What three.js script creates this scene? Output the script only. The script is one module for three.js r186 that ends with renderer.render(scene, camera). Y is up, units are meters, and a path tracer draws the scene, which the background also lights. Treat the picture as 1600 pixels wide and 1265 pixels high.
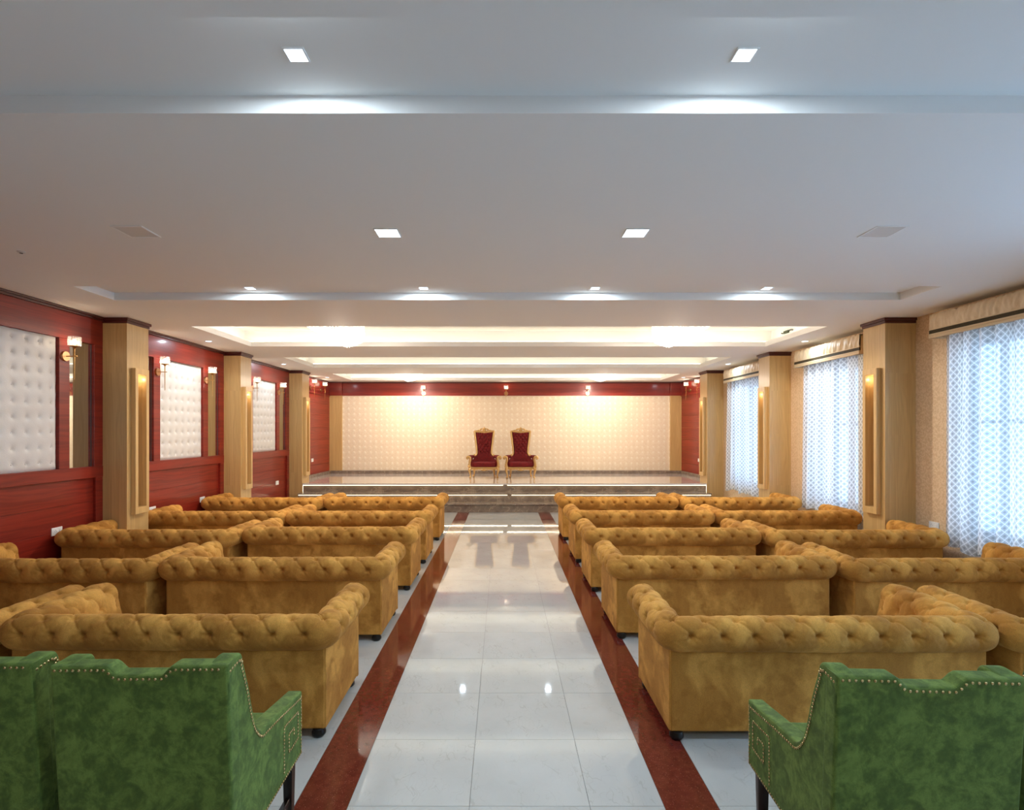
import * as THREE from 'three';
import { RoundedBoxGeometry } from 'three/addons/geometries/RoundedBoxGeometry.js';
import { mergeGeometries, mergeVertices } from 'three/addons/utils/BufferGeometryUtils.js';
import { RectAreaLightUniformsLib } from 'three/addons/lights/RectAreaLightUniformsLib.js';

// ------------------------------------------------------------------ camera, sky, exposure
const scene = new THREE.Scene();
const EYE = 1.85, FOCAL = 850;
const camera = new THREE.PerspectiveCamera(2 * Math.atan(632.5 / FOCAL) * 180 / Math.PI, 1600 / 1265, 0.05, 100);
camera.position.set(0, EYE, 0);
camera.lookAt(0, EYE, -10);
camera.setViewOffset(1600, 1265, 14, -40.5, 1600, 1265);   // shift lens: vanishing point left of and below the middle
camera.updateProjectionMatrix();
const SKY = new THREE.Color().setRGB(0.36, 0.63, 1.0);
scene.background = SKY;
scene.backgroundIntensity = 11;
const renderer = new THREE.WebGLRenderer({ antialias: true });
renderer.toneMapping = THREE.LinearToneMapping;
renderer.toneMappingExposure = 1.15;
renderer.shadowMap.enabled = true;
RectAreaLightUniformsLib.init();
const COOL = new THREE.Color().setRGB(0.72, 0.87, 1.0);
const WARM = new THREE.Color().setRGB(1.0, 0.76, 0.46);
const CREAM = new THREE.Color().setRGB(1.0, 0.88, 0.66);
const POWER = { down: 3.8, side: 2.4, cove: 1.5, chandelier: 8.6, sconce: 0.11, step: 13, niche: 0.045 };

// room measures (distance D in front of the camera is -z)
const XL = -5.09, XR = 5.25, CEIL = 3.29, DBACK = 16.0, DREAR = -3.6;
const PL = -4.785, PR = 4.86;                                   // aisle faces of the pillars
const PILLARS = [[6.92, 7.34], [9.92, 10.34], [12.95, 13.42]];

// ------------------------------------------------------------------ helpers
function rng(seed) { let s = seed >>> 0; return () => { s = (s + 0x6D2B79F5) | 0; let t = Math.imul(s ^ (s >>> 15), 1 | s); t = (t + Math.imul(t ^ (t >>> 7), 61 | t)) ^ t; return ((t ^ (t >>> 14)) >>> 0) / 4294967296; }; }
function hash2(x, y, seed) { let h = Math.imul(x, 374761393) ^ Math.imul(y, 668265263) ^ Math.imul(seed, 2147483647 ^ 0x5bd1e995); h = Math.imul(h ^ (h >>> 13), 1274126177); return ((h ^ (h >>> 16)) >>> 0) / 4294967296; }
function vnoise(x, y, px, py, seed) {                           // value noise that tiles every px, py
  const xi = Math.floor(x), yi = Math.floor(y), fx = x - xi, fy = y - yi;
  const u = fx * fx * fx * (fx * (fx * 6 - 15) + 10), v = fy * fy * fy * (fy * (fy * 6 - 15) + 10);
  const m = (a, n) => ((a % n) + n) % n, x0 = m(xi, px), x1 = m(xi + 1, px), y0 = m(yi, py), y1 = m(yi + 1, py);
  return (hash2(x0, y0, seed) * (1 - u) + hash2(x1, y0, seed) * u) * (1 - v) + (hash2(x0, y1, seed) * (1 - u) + hash2(x1, y1, seed) * u) * v;
}
function fbm(u, v, px, py, oct, seed, gain = 0.5) {              // u, v in 0..1
  let a = 1, s = 0, n = 0;
  for (let o = 0; o < oct; o++) { s += a * vnoise(u * px, v * py, px, py, seed + o * 17); n += a; a *= gain; px *= 2; py *= 2; }
  return s / n;
}
const mixc = (a, b, t) => a.map((x, i) => x + (b[i] - x) * t);
const sm = (a, b, x) => { const t = Math.min(1, Math.max(0, (x - a) / (b - a))); return t * t * (3 - 2 * t); };
function tex(w, h, fn, metresU, metresV, srgb = true) {
  const d = new Uint8Array(w * h * 4);
  for (let j = 0; j < h; j++) for (let i = 0; i < w; i++) {
    const c = fn((i + 0.5) / w, (j + 0.5) / h), k = (j * w + i) * 4;
    for (let q = 0; q < 3; q++) d[k + q] = Math.max(0, Math.min(255, Array.isArray(c) ? c[q] : c * 255));
    d[k + 3] = 255;
  }
  const t = new THREE.DataTexture(d, w, h);
  t.wrapS = t.wrapT = THREE.RepeatWrapping; t.magFilter = THREE.LinearFilter; t.minFilter = THREE.LinearFilter;
  if (srgb) t.colorSpace = THREE.SRGBColorSpace;
  t.repeat.set(1 / metresU, 1 / metresV); t.needsUpdate = true;
  return t;
}
const std = (o) => new THREE.MeshStandardMaterial(o);
const phys = (o) => new THREE.MeshPhysicalMaterial(o);
const names = new Map();
function numbered(n) { const k = names.get(n) || 0; names.set(n, k + 1); return k ? `${n}_${String(k).padStart(3, '0')}` : n; }
function shade(o) { o.traverse((m) => { if (m.isMesh) { m.castShadow = true; m.receiveShadow = true; } }); return o; }
function thing(name, label, category, pos = [0, 0, 0], turn = 0, group) {
  const o = new THREE.Group(); o.name = numbered(name); o.position.set(...pos); o.rotation.y = turn; scene.add(o);
  o.userData = { label, category }; if (group) o.userData.group = group;
  return o;
}
function struct(name, label, category) { const o = new THREE.Group(); o.name = numbered(name); scene.add(o); o.userData = { kind: 'structure', label, category }; return o; }
function obj(name, geo, mat, parent = scene) {
  const g = Array.isArray(geo) ? (geo.length > 1 ? mergeGeometries(geo.map(plain)) : geo[0]) : geo;
  const m = new THREE.Mesh(g, mat); m.name = parent === scene ? numbered(name) : name; m.castShadow = m.receiveShadow = true; parent.add(m); return m;
}
function stuff(m) { m.userData.kind = 'stuff'; return m; }
function plain(g) { const n = g.index ? g.toNonIndexed() : g; for (const k of Object.keys(n.attributes)) if (!['position', 'normal', 'uv'].includes(k)) n.deleteAttribute(k); return n; }
function copyOf(root, pos, turn, label) { const r = root.clone(); r.name = numbered(root.name.replace(/_\d{3}$/, '')); r.position.set(...pos); if (turn !== undefined) r.rotation.y = turn; r.userData = { ...root.userData, label }; scene.add(r); return r; }
// uv in metres from the face's main direction; swap turns the grain by 90 degrees
function boxUV(g0, swap = false, off = [0, 0]) {
  const g = g0.index ? g0.toNonIndexed() : g0, p = g.attributes.position, uv = new Float32Array(p.count * 2);
  const a = new THREE.Vector3(), b = new THREE.Vector3(), c = new THREE.Vector3();
  for (let i = 0; i < p.count; i += 3) {
    a.fromBufferAttribute(p, i); b.fromBufferAttribute(p, i + 1).sub(a); c.fromBufferAttribute(p, i + 2).sub(a); b.cross(c);
    const ax = Math.abs(b.x), ay = Math.abs(b.y), az = Math.abs(b.z);
    for (let k = i; k < i + 3; k++) {
      const x = p.getX(k), y = p.getY(k), z = p.getZ(k);
      let u, v;
      if (ax >= ay && ax >= az) { u = z; v = y; } else if (ay >= az) { u = x; v = z; } else { u = x; v = y; }
      if (swap) [u, v] = [v, u];
      uv[k * 2] = u + off[0]; uv[k * 2 + 1] = v + off[1];
    }
  }
  g.setAttribute('uv', new THREE.BufferAttribute(uv, 2));
  return g;
}
// box from corner to corner, edges rounded by r, uv in metres
function bx(x0, y0, z0, x1, y1, z1, r = 0, swap = false, off) {
  const w = Math.abs(x1 - x0), h = Math.abs(y1 - y0), d = Math.abs(z1 - z0);
  const g = r > 0 ? new RoundedBoxGeometry(w, h, d, 2, Math.min(r, w / 2.01, h / 2.01, d / 2.01)) : new THREE.BoxGeometry(w, h, d);
  g.translate((x0 + x1) / 2, (y0 + y1) / 2, (z0 + z1) / 2);
  return boxUV(g, swap, off);
}
function cyl(r0, r1, h, x, y, z, seg = 24) { const g = new THREE.CylinderGeometry(r0, r1, h, seg); g.translate(x, y, z); return g; }
function tube(pts, r, seg = 24, rad = 8, closed = false) { return new THREE.TubeGeometry(new THREE.CatmullRomCurve3(pts.map((p) => new THREE.Vector3(...p)), closed), seg, r, rad, closed); }
function bar(a, b, r0, r1 = r0, seg = 8) {
  const A = new THREE.Vector3(...a), B = new THREE.Vector3(...b), d = B.clone().sub(A), g = new THREE.CylinderGeometry(r1, r0, d.length(), seg);
  g.applyQuaternion(new THREE.Quaternion().setFromUnitVectors(new THREE.Vector3(0, 1, 0), d.normalize())); g.translate((a[0] + b[0]) / 2, (a[1] + b[1]) / 2, (a[2] + b[2]) / 2); return g;
}
function lathe(pts, seg = 24) { return new THREE.LatheGeometry(pts.map((p) => new THREE.Vector2(...p)), seg); }
function rectLight(parent, name, color, radiance, w, h, pos, dir) {
  const l = new THREE.RectAreaLight(color, radiance, w, h); l.name = name; l.position.set(...pos);
  if (dir === 'down') l.rotation.x = -Math.PI / 2; else if (dir === 'up') l.rotation.x = Math.PI / 2; else if (dir === 'front') l.rotation.y = Math.PI;
  else if (dir === 'frontdown') { l.rotation.order = 'YXZ'; l.rotation.y = Math.PI; l.rotation.x = -Math.PI / 4; }
  parent.add(l); return l;
}
function pointLight(parent, name, color, intensity, pos, radius = 1) { const l = new THREE.PointLight(color, intensity); l.name = name; l.position.set(...pos); l.castShadow = true; l.shadow.radius = radius; parent.add(l); return l; }

// ------------------------------------------------------------------ materials
const M = {};
M.plaster = std({ color: 0xf0efec, roughness: 0.75, bumpMap: tex(256, 256, (u, v) => fbm(u, v, 12, 12, 4, 3), 0.9, 0.9, false), bumpScale: 0.0006 });
const redFn = (u, v) => {
  const w = fbm(u, v, 3, 5, 3, 11) * 0.09, g = fbm(u, v + w, 2, 34, 4, 21), f = fbm(u, v, 6, 160, 2, 33);
  return mixc([114, 25, 15], [152, 45, 28], 0.55 * sm(0.25, 0.8, g) + 0.45 * f);
};
const redTex = tex(512, 512, redFn, 1.6, 0.8);
M.redwood = phys({ map: redTex, roughness: 0.4, specularIntensity: 0.7, clearcoat: 0.28, clearcoatRoughness: 0.14 });
M.reddark = phys({ color: 0x480e0a, roughness: 0.35, clearcoat: 0.4, clearcoatRoughness: 0.2 });
const oakFn = (tone) => (u, v) => {
  const w = fbm(u, v, 4, 2, 3, 41) * 0.22, g = fbm(u + w, v, 22, 2, 3, 51), f = fbm(u, v, 120, 5, 2, 61), c = Math.pow(Math.abs(Math.sin((u + w * 1.6) * Math.PI * 14 + v * 2)), 6) * 0.35;
  return mixc([172, 137, 84], [206, 172, 116], Math.min(1, 0.55 * g + 0.45 * f) - c * 0.3 + 0.1).map((x) => x * tone);
};
M.oak = phys({ map: tex(512, 512, oakFn(1.05), 0.7, 1.8), roughness: 0.34, clearcoat: 0.25, clearcoatRoughness: 0.22 });
M.oakFrame = phys({ map: tex(256, 256, oakFn(1.1), 0.5, 1.5), roughness: 0.38, clearcoat: 0.2, clearcoatRoughness: 0.25 });
M.mirror = std({ color: 0xdcdcd6, metalness: 1, roughness: 0.03 });
M.leather = phys({ color: 0xdedad4, roughness: 0.42, bumpMap: tex(256, 256, (u, v) => fbm(u, v, 40, 40, 3, 71), 0.25, 0.25, false), bumpScale: 0.0008 });
M.socket = std({ color: 0xf2f2f0, roughness: 0.35 });
M.socketDark = std({ color: 0x2b2b2b, roughness: 0.5 });
M.brass = std({ color: 0xc99a5a, metalness: 1, roughness: 0.28 });
M.copper = std({ color: 0xb98a63, metalness: 1, roughness: 0.3 });
M.crystal = phys({ color: 0xffffff, roughness: 0.04, transmission: 0.9, thickness: 0, ior: 1.6 });
M.bulb = std({ color: 0xffffff, emissive: new THREE.Color().setRGB(1, 0.86, 0.62), emissiveIntensity: 3, roughness: 0.5 });
M.led = std({ color: 0xffffff, emissive: COOL, emissiveIntensity: 6, roughness: 0.5 });
M.coveLed = std({ color: 0xffffff, emissive: CREAM, emissiveIntensity: 5, roughness: 0.5 });
M.stepLed = std({ color: 0xffffff, emissive: new THREE.Color().setRGB(1, 0.86, 0.55), emissiveIntensity: 2.4, roughness: 0.5 });
M.nicheLed = std({ color: 0xffffff, emissive: CREAM, emissiveIntensity: 2, roughness: 0.5 });
M.fitting = std({ color: 0xf3f3f1, roughness: 0.4 });
M.offPanel = std({ color: 0xd6d4d0, roughness: 0.35 });
M.crystalGlow = phys({ color: 0xffffff, emissive: new THREE.Color().setRGB(1, 0.93, 0.8), emissiveIntensity: 0.95, roughness: 0.08, transmission: 0.5, thickness: 0 });
M.chrome = std({ color: 0xd8d8d8, metalness: 1, roughness: 0.15 });
// back wall paper: small embossed facets, printed a little lighter along their edges
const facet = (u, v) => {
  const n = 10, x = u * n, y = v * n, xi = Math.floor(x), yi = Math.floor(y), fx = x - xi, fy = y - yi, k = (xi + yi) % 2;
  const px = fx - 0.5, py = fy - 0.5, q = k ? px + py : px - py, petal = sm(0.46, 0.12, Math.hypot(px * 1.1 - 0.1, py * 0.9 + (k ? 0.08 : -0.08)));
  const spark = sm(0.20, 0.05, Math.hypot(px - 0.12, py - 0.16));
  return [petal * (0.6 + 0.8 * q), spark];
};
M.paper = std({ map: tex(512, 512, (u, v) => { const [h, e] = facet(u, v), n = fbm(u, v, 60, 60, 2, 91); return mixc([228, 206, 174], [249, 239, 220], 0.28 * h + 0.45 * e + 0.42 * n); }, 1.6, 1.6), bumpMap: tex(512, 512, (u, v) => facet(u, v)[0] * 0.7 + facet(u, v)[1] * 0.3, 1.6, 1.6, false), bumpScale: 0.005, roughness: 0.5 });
M.paperSide = std({ map: tex(256, 256, (u, v) => { const a = fbm(u, v, 30, 30, 3, 101), b = fbm(u, v, 90, 90, 2, 111); return mixc([208, 174, 132], [236, 208, 170], 0.2 + 0.5 * sm(0.4, 0.62, a) + 0.3 * b); }, 0.45, 0.45), roughness: 0.7 });
// floor
const crack = (u, v) => {                                         // hairline crackle, longer along the aisle
  const wx = (fbm(u, v, 9, 9, 3, 121) - 0.5) * 0.09, a = Math.abs(fbm(u + wx, v + wx, 16, 5, 3, 141, 0.6) - 0.5), b = Math.abs(fbm(u - wx, v, 22, 8, 3, 151, 0.6) - 0.5);
  return Math.max(sm(0.016, 0.004, a), 0.7 * sm(0.014, 0.003, b));
};
M.tile = phys({ map: tex(1024, 1024, (u, v) => { const c = crack(u, v), n = fbm(u, v, 5, 5, 4, 161); return mixc(mixc([190, 191, 186], [203, 204, 199], n), [166, 163, 154], c * 0.34 * sm(0.25, 0.6, fbm(u, v, 8, 8, 2, 171))); }, 1.19, 1.16), roughness: 0.045, clearcoat: 0.5, clearcoatRoughness: 0.015 });
M.redTile = phys({ map: tex(512, 512, (u, v) => { const n = fbm(u, v, 24, 24, 4, 181), s = hash2(Math.floor(u * 256), Math.floor(v * 256), 5); return s > 0.985 ? [164, 96, 82] : mixc([92, 34, 27], [124, 52, 40], n).map((x) => x * (0.93 + 0.14 * s)); }, 0.7, 0.7), roughness: 0.1, clearcoat: 0.4, clearcoatRoughness: 0.04 });
M.grout = std({ color: 0x8d8b85, roughness: 0.9 });
M.stageFloor = phys({ map: tex(512, 512, (u, v) => { const n = fbm(u, v, 6, 6, 5, 191), c = crack(u, v); return mixc(mixc([206, 196, 187], [226, 217, 209], n), [184, 168, 156], c * 0.3); }, 1.8, 1.8), roughness: 0.09, clearcoat: 0.5, clearcoatRoughness: 0.03 });
M.marble = phys({ map: tex(512, 512, (u, v) => { const w = fbm(u, v, 4, 4, 4, 201) * 0.5, a = Math.abs(fbm(u + w, v + w * 0.6, 5, 5, 5, 211) - 0.5), n = fbm(u, v, 9, 9, 4, 221); return mixc(mixc([112, 98, 86], [152, 134, 118], n), [196, 180, 156], sm(0.035, 0.0, a) * 0.45); }, 1.1, 1.1), roughness: 0.13 });
// upholstery
const suedeFn = (u, v) => {
  const wx = fbm(u, v, 5, 5, 3, 301) * 0.16, p = sm(0.40, 0.66, fbm(u + wx, v - wx, 6, 6, 5, 311, 0.55)), s = fbm(u + wx * 0.3, v, 40, 12, 3, 321), f = hash2(Math.floor(u * 512), Math.floor(v * 512), 9);
  const rub = sm(0.52, 0.72, fbm(u - wx, v + wx, 12, 15, 4, 341, 0.62));                          // darker patches where the nap lies the other way
  return mixc([164, 108, 35], [226, 166, 78], 0.14 + 0.54 * p + 0.3 * s - 0.2 * rub).map((x) => x * (0.93 + 0.12 * f));
};
const suedeBump = tex(256, 256, (u, v) => 0.6 * hash2(Math.floor(u * 256), Math.floor(v * 256), 8) + 0.4 * fbm(u, v, 30, 30, 3, 331), 0.2, 0.2, false);
M.suede = phys({ map: tex(1024, 1024, suedeFn, 1.35, 1.35), roughness: 0.92, bumpMap: suedeBump, bumpScale: 0.0007, sheen: 0.55, sheenRoughness: 0.5, sheenColor: new THREE.Color().setRGB(0.8, 0.5, 0.14) });
M.black = std({ color: 0x0c0b0a, roughness: 0.35 });
const greenFn = (u, v) => {
  const wx = fbm(u, v, 5, 5, 3, 401) * 0.12, p = fbm(u + wx, v + wx, 13, 13, 5, 411, 0.68), s = fbm(u + v * 0, v, 46, 30, 3, 421), f = hash2(Math.floor(u * 512), Math.floor(v * 512), 19);
  return mixc([62, 84, 26], [116, 140, 62], Math.min(1, sm(0.28, 0.74, p) * 0.6 + 0.4 * s)).map((x) => x * (0.94 + 0.1 * f));
};
M.green = phys({ map: tex(1024, 1024, greenFn, 0.62, 0.62), roughness: 0.85, bumpMap: suedeBump, bumpScale: 0.0006, sheen: 0.7, sheenRoughness: 0.4, sheenColor: new THREE.Color().setRGB(0.42, 0.6, 0.28) });
M.darkWood = std({ color: 0x1d1310, roughness: 0.35 });
M.nail = std({ color: 0xb9a674, metalness: 1, roughness: 0.25 });
M.gold = std({ color: 0xe0b878, metalness: 0.9, roughness: 0.3 });
M.velvet = phys({ map: tex(256, 256, (u, v) => mixc([92, 8, 10], [138, 20, 20], fbm(u, v, 14, 14, 4, 501)), 0.4, 0.4), roughness: 0.85, sheen: 0.5, sheenRoughness: 0.4, sheenColor: new THREE.Color().setRGB(0.6, 0.1, 0.1) });
// curtains
const lattice = (u, v) => {                                       // one diamond per tile: pale lines, thinner cloth inside, a woven blossom in the middle
  const a = Math.abs(((u + v) % 1) - 0.5), b = Math.abs((((u - v) % 1) + 1) % 1 - 0.5), line = Math.max(sm(0.40, 0.47, a), sm(0.40, 0.47, b));
  const dx = Math.abs(u - 0.5), dy = Math.abs(v - 0.5), ex = Math.min(u, 1 - u), ey = Math.min(v, 1 - v);
  return [line, Math.max(sm(0.24, 0.15, dx + ey), sm(0.24, 0.15, ex + dy))];
};
M.sheer = phys({ map: tex(128, 128, (u, v) => { const [l, d] = lattice(u, v); const g = 204 + l * 48 - (1 - l) * d * 34; return [g, g, g]; }, 0.062, 0.082), roughness: 0.84, transmission: 0.29, thickness: 0, side: THREE.DoubleSide });
M.pelmet = phys({ map: tex(256, 256, (u, v) => mixc([206, 178, 138], [232, 210, 174], fbm(u, v, 20, 8, 4, 601)), 0.5, 0.5), roughness: 0.45, sheen: 0.4, sheenColor: new THREE.Color(1, 0.95, 0.85) });
M.braid = std({ map: tex(128, 128, (u, v) => mixc([38, 30, 14], [84, 70, 36], hash2(Math.floor(u * 64), Math.floor(v * 64), 3)), 0.2, 0.2), roughness: 0.8 });
M.trim = std({ color: 0xd6bd96, roughness: 0.6 });
M.winFrame = std({ color: 0x4d4a46, roughness: 0.5 });
M.glass = phys({ color: 0xffffff, roughness: 0, transmission: 1, thickness: 0, ior: 1.5 });

// ------------------------------------------------------------------ floor
{
  const f = struct('floor', 'pale polished tile floor with a white aisle between two red stone bands', 'floor');
  obj('floor_slab', bx(XL - 0.25, -0.2, -DBACK - 0.25, XR + 0.25, -0.005, -DREAR + 0.25), M.grout, f);
  const TX = 0.595, TZ = 0.58, J = 0.0012, x0 = -0.765, z0 = 0.371;
  const variants = new Map();
  const tileGeo = (w, d, k) => { const key = `${w.toFixed(3)}_${d.toFixed(3)}_${k}`; if (!variants.has(key)) { const g = new THREE.BoxGeometry(w - 2 * J, 0.012, d - 2 * J); g.translate(0, -0.006, 0); variants.set(key, boxUV(g, false, [0.31 * k, 0.47 * k])); } return variants.get(key); };
  const put = (xa, xb, da, db, k, name, mat) => { const m = obj(name, tileGeo(xb - xa, db - da, k), mat, f); m.position.set((xa + xb) / 2, 0, -(da + db) / 2); };
  const merged = { tile: [], red: [] };
  for (let r = 1; r < 21; r++) {                                    // aisle tiles
    const da = 0.363 + r * TZ, db = Math.min(da + TZ, 12.36); if (da > 12.3) break;
    [[-0.765, -0.166], [-0.166, 0.428], [0.428, 0.795]].forEach(([a, b], i) => put(a, b, da, db, (r * 3 + i * 5) % 4, 'tile', M.tile));
  }
  for (let r = 1; r < 17; r++) for (let c = 0; c < 7; c++) {        // tiles between the bands and the walls
    const da = 0.363 + r * TZ, a = -1.03 - (c + 1) * 0.58, b = 1.06 + c * 0.6;
    put(a, a + 0.58, da, da + TZ, (r + c * 3) % 4, 'tile', M.tile);
    put(b, Math.min(b + 0.6, XR), da, da + TZ, (r * 3 + c) % 4, 'tile', M.tile);
  }
  for (const [a, b, js] of [[-1.03, -0.765, [0.93, 3.81, 6.69, 9.57, 12.36]], [0.795, 1.06, [-0.41, 2.47, 5.35, 8.23, 11.11, 12.36]]])
    for (let i = 0; i + 1 < js.length; i++) put(a, b, js[i], js[i + 1], i % 4, 'red_band', M.redTile);
  // floor past the tiles that can be told apart
  const rest = [bx(XL - 0.1, -0.012, -12.36, -1.0312, 0, -(0.363 + 17 * TZ)), bx(1.0612, -0.012, -12.36, XR + 0.1, 0, -(0.363 + 17 * TZ)), bx(XL - 0.1, -0.012, -0.942, -1.0312, 0, -DREAR), bx(1.0612, -0.012, -0.942, XR + 0.1, 0, -DREAR), bx(-0.7638, -0.012, -0.942, 0.7938, 0, -DREAR)];
  obj('floor_field', rest, M.tile, f);
  obj('red_band', [bx(-1.03, -0.012, -0.929, -0.765, 0, -DREAR), bx(0.795, -0.012, 0.412, 1.06, 0, -DREAR)], M.redTile, f);
}

// ------------------------------------------------------------------ ceiling with two trays and three lit coves
const TRAYS = [[1.895, 2.468], [5.416, 5.986]], COVES = [[7.50, 9.27], [10.64, 12.36], [13.72, 15.45]];
const CX0 = -4.28, CX1 = 4.37, COX0 = -4.30, COX1 = 4.47, LIP = 0.08, RISE = 0.30, LEDGE = 0.2;
{
  const c = struct('ceiling', 'white plaster ceiling with stepped trays and glowing cream coves', 'ceiling');
  const s = new THREE.Shape(); const R = (S, a, b, x0, x1) => { S.moveTo(x0, a); S.lineTo(x1, a); S.lineTo(x1, b); S.lineTo(x0, b); S.closePath(); };
  R(s, DREAR - 0.25, DBACK + 0.25, XL - 0.25, XR + 0.25);
  const hole = (a, b, x0, x1) => { const h = new THREE.Path(); R(h, a, b, x0, x1); s.holes.push(h); };
  for (const [a, b] of [...TRAYS, [-1.6, -1.03]]) hole(a, b, CX0, CX1);
  for (const [a, b] of COVES) hole(a, b, COX0, COX1);
  const g = new THREE.ExtrudeGeometry(s, { depth: LIP, bevelEnabled: false }); g.rotateX(-Math.PI / 2); g.translate(0, CEIL, 0);
  obj('lower_ceiling', boxUV(g), M.plaster, c);
  for (const [a, b] of [...TRAYS, [-1.6, -1.03]]) obj('tray_top', bx(CX0 - 0.05, CEIL + LIP, -b - 0.05, CX1 + 0.05, CEIL + LIP + 0.05, -a + 0.05), M.plaster, c);
  for (const [a, b] of COVES) {
    const y0 = CEIL + LIP, y1 = CEIL + RISE, x0 = COX0 - LEDGE, x1 = COX1 + LEDGE, n = -a + LEDGE, f = -b - LEDGE;
    obj('cove_top', bx(x0 - 0.05, y1, f - 0.05, x1 + 0.05, y1 + 0.05, n + 0.05), M.plaster, c);
    obj('cove_side', [bx(x0 - 0.05, y0, f - 0.05, x1 + 0.05, y1, f), bx(x0 - 0.05, y0, n, x1 + 0.05, y1, n + 0.05), bx(x0 - 0.05, y0, f, x0, y1, n), bx(x1, y0, f, x1 + 0.05, y1, n)], M.plaster, c);
    const k = 0.075, h = 0.016;                                     // strip lights lie on the ledge behind the lip
    for (const [xa, xb, za, zb] of [[COX0 - k, COX1 + k, -b - k - 0.012, -b - k + 0.012], [COX0 - k, COX1 + k, -a + k - 0.012, -a + k + 0.012], [COX0 - k - 0.012, COX0 - k + 0.012, -b, -a], [COX1 + k - 0.012, COX1 + k + 0.012, -b, -a]]) {
      obj('cove_led_strip', bx(xa, y0, za, xb, y0 + h, zb), M.coveLed, c);
      rectLight(c, 'cove_light', CREAM, POWER.cove, Math.abs(xb - xa), Math.abs(zb - za), [(xa + xb) / 2, y0 + h + 0.003, (za + zb) / 2], 'up');
    }
  }
  obj('roof_slab', bx(XL - 0.25, CEIL + 0.42, -DBACK - 0.25, XR + 0.25, CEIL + 0.5, -DREAR + 0.25), M.plaster, c);
  obj('roof_edge', [bx(XL - 0.25, CEIL + LIP, -DBACK - 0.25, XL - 0.2, CEIL + 0.42, -DREAR + 0.25), bx(XR + 0.2, CEIL + LIP, -DBACK - 0.25, XR + 0.25, CEIL + 0.42, -DREAR + 0.25), bx(XL - 0.25, CEIL + LIP, -DBACK - 0.25, XR + 0.25, CEIL + 0.42, -DBACK - 0.2), bx(XL - 0.25, CEIL + LIP, -DREAR + 0.2, XR + 0.25, CEIL + 0.42, -DREAR + 0.25)], M.plaster, c);
}

// ------------------------------------------------------------------ left wall: red frame, tufted panels, narrow mirrors
const BAYS = [[4.34, 6.92], [7.34, 9.92], [10.34, 12.95]];
const BAYC = [5.66, 8.66, 11.66];                                   // middle of the tufted panels
{
  const w = struct('wall_left', 'dark red wood panelled wall with cream pillars', 'wall');
  obj('wall_core', bx(XL - 0.25, 0, -DBACK - 0.2, XL - 0.06, CEIL, -DREAR + 0.2), M.reddark, w);
  const top = 2.925, bot = 1.41, rail = 1.27, f = XL;
  BAYS.forEach(([a, b], i) => {
    const c = BAYC[i], stops = [c - 0.73, c - 0.58, c + 0.58, c + 0.73], m0 = c - 1.115, m1 = c + 1.115;
    obj('frieze', bx(f - 0.06, top, -b, f, CEIL - 0.05, -a, 0.004), M.redwood, w);
    obj('cornice', [bx(f - 0.06, CEIL - 0.05, -b, f + 0.022, CEIL - 0.022, -a, 0.006), bx(f - 0.06, CEIL - 0.024, -b, f + 0.04, CEIL, -a, 0.006)], M.reddark, w);
    for (const [p, q] of [[a, m0], [stops[0], stops[1]], [stops[2], stops[3]], [m1, b]]) obj('stile', bx(f - 0.06, bot, -q, f, top, -p, 0.004, false), M.redwood, w);
    obj('rail', bx(f - 0.06, rail, -b, f + 0.004, bot, -a, 0.004), M.redwood, w);
    obj('stile', bx(f - 0.06, 0, -b, f, rail, -b + 0.12, 0.004), M.redwood, w);
    obj('stile', bx(f - 0.06, 0, -a - 0.12, f, rail, -a, 0.004), M.redwood, w);
    for (let k = 0; k < 4; k++) obj('board', bx(f - 0.06, 0.1 + k * 0.2925, -b + 0.12, f - 0.035, 0.1 + (k + 1) * 0.2925 - 0.002, -a - 0.12, 0.0015, false, [k * 0.37 + i, k * 0.21]), M.redwood, w);
    obj('baseboard', bx(f - 0.06, 0, -b + 0.12, f - 0.025, 0.1, -a - 0.12, 0.003), M.reddark, w);
    obj('panel_backing', bx(f - 0.06, bot, -stops[2], f - 0.045, top, -stops[1]), M.reddark, w);
  });
  // bay beside the camera, and the room behind it
  obj('board', bx(f - 0.06, 0, -4.34, f, CEIL, -DREAR + 0.2), M.redwood, w);
  // panelling beside the stage
  for (let k = 0; k < 8; k++) obj('board', bx(f - 0.06, 0.6 + k * 0.3362, -DBACK, f, 0.6 + (k + 1) * 0.3362 - 0.003, -13.42, 0.003, false, [k * 0.53, k * 0.29]), M.redwood, w);
  obj('cornice', bx(f - 0.06, CEIL - 0.05, -DBACK, f + 0.02, CEIL, -13.42, 0.006), M.reddark, w);
  obj('picture_rail', bx(f, 2.86, -DBACK, f + 0.025, 2.90, -13.42, 0.006), M.redwood, w);
}

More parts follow.
